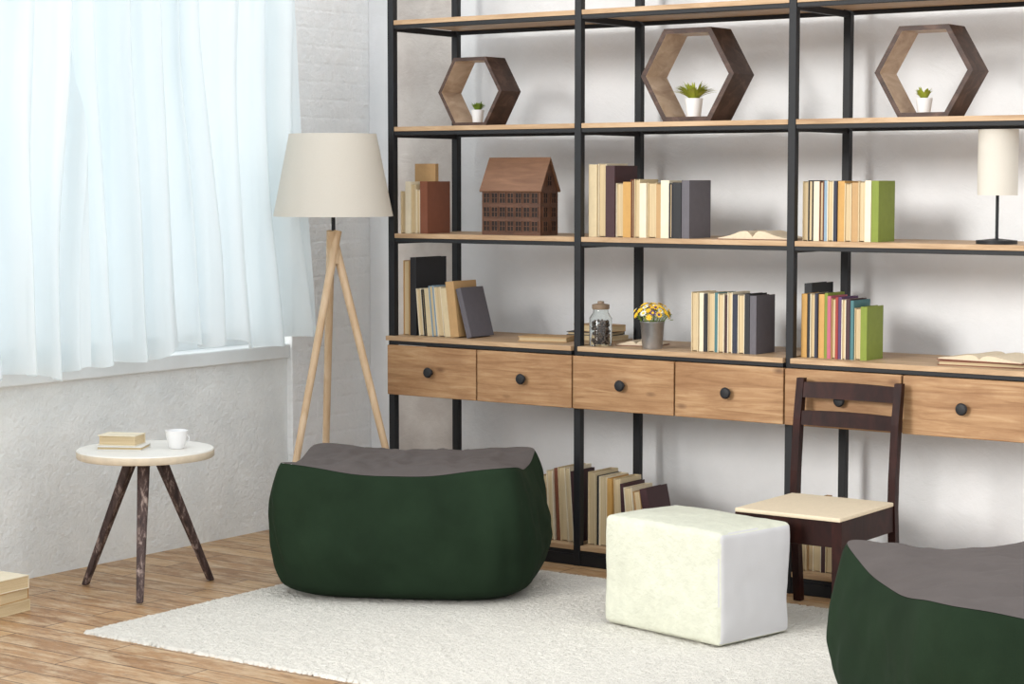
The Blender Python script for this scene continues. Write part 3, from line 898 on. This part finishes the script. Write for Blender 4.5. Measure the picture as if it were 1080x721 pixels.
# cream cube pouf
CP = empty('cube_pouf', 'white rectangular fabric pouf standing on the rug', 'pouf', (-3.325, 5.706, 0.0135), rd(-12))
hx, hy, hz = 0.252, 0.170, 0.356
bm = bmesh.new()
bmesh.ops.create_cube(bm, size=2.0)
bmesh.ops.subdivide_edges(bm, edges=bm.edges[:], cuts=59, use_grid_fill=True)
for v in bm.verts:
    u = v.co.copy()
    r = 0.018
    q = Vector((u.x*hx, u.y*hy, u.z*hz/2))
    inner = Vector((max(-hx+r, min(hx-r, q.x)), max(-hy+r, min(hy-r, q.y)), max(-hz/2+r, min(hz/2-r, q.z))))
    d = q-inner
    if d.length > r: q = inner+d.normalized()*r
    bx = (1-u.y**4)*(1-u.z**4)*0.008*(1 if u.x > 0 else -1)*(abs(u.x) > .99)
    by = (1-u.x**4)*(1-u.z**4)*0.010*(1 if u.y > 0 else -1)*(abs(u.y) > .99)
    bz = (1-u.x**4)*(1-u.y**4)*0.008*(u.z > .99)
    nn = noise.noise(q*6)*0.009+noise.noise(q*18)*0.002
    v.co = q+Vector((bx, by, bz+hz/2))+q.normalized()*nn*(0 if u.z < -.95 else 1)
bm.normal_update()
def part(name, test, mat, label=None):
    b2 = bm.copy(); b2.normal_update()
    bmesh.ops.delete(b2, geom=[f for f in b2.faces if not test(f)], context='FACES')
    o = bm_to(name, b2, mat, True, CP)
    if label: o['label'] = label
    return o
part('body', lambda f: abs(f.normal.x) <= 0.72, M_cream)
part('side_panel', lambda f: f.normal.x > 0.72, M_panel, 'smooth bright white fabric panel')
part('side_panel', lambda f: f.normal.x < -0.72, M_panel, 'smooth bright white fabric panel')
bm.free()

# ------------------------------------------------------------------ rug
def rug():
    x0, x1, y0, y1 = -4.92, -1.75, 4.52, 6.24
    nx, ny = 760, 410
    verts = []; faces = []
    R_ = random.random; N = noise.noise
    for j in range(ny+1):
        for i in range(nx+1):
            x = x0+(x1-x0)*i/nx; y = y0+(y1-y0)*j/ny
            ed = min(i, nx-i, j, ny-j)
            jt = .010 if ed == 0 else .0034
            z = 0.0005 if ed == 0 else 0.0088+0.0020*N(Vector((x*55, y*55, 0)))+0.0012*N(Vector((x*10, y*10, 3)))+(R_()-0.5)*.0042
            verts.append((x+(R_()-.5)*jt, y+(R_()-.5)*jt, max(z, 0.0005)))
    for j in range(ny):
        for i in range(nx):
            a = j*(nx+1)+i
            faces.append((a, a+1, a+nx+2, a+nx+1))
    o = mesh_obj('rug', verts, faces, M_rug, True)
    tag(o, 'cream short pile rug lying on the wooden floor', 'rug')
    return o
rug()

# ------------------------------------------------------------------ light
w = bpy.data.worlds.new('world'); SC.world = w; w.use_nodes = True
nt = w.node_tree; bg = nt.nodes['Background']
tc = nt.nodes.new('ShaderNodeTexCoord'); sp = nt.nodes.new('ShaderNodeSeparateXYZ')
nt.links.new(tc.outputs['Generated'], sp.inputs[0])
mr = nt.nodes.new('ShaderNodeMapRange')
mr.inputs['From Min'].default_value = -1.0; mr.inputs['From Max'].default_value = 1.0
mr.inputs['To Min'].default_value = 1.42; mr.inputs['To Max'].default_value = 1.80
nt.links.new(sp.outputs[0], mr.inputs['Value'])
nt.links.new(mr.outputs[0], bg.inputs['Strength'])
bg.inputs['Color'].default_value = (0.965, 0.985, 1.0, 1)
sd = bpy.data.lights.new('sun', 'SUN'); sd.energy = 2.1; sd.angle = rd(14); sd.color = (1, 0.975, 0.93)
so = bpy.data.objects.new('sun', sd); COL.objects.link(so)
so.rotation_euler = Vector((0.20, 1.0, -0.28)).to_track_quat('-Z', 'Y').to_euler()

# ------------------------------------------------------------------ camera
H = 1.46; al = math.atan(1540/2164); p = math.atan(170.5/2164)
F = Vector((-math.sin(al)*math.cos(p), math.cos(al)*math.cos(p), -math.sin(p)))
cd_ = bpy.data.cameras.new('camera'); cd_.lens = 2164*36/1080; cd_.sensor_width = 36; cd_.clip_end = 100
co = bpy.data.objects.new('camera', cd_); COL.objects.link(co)
co.location = (0, 0, H); co.rotation_euler = F.to_track_quat('-Z', 'Y').to_euler()
SC.camera = co
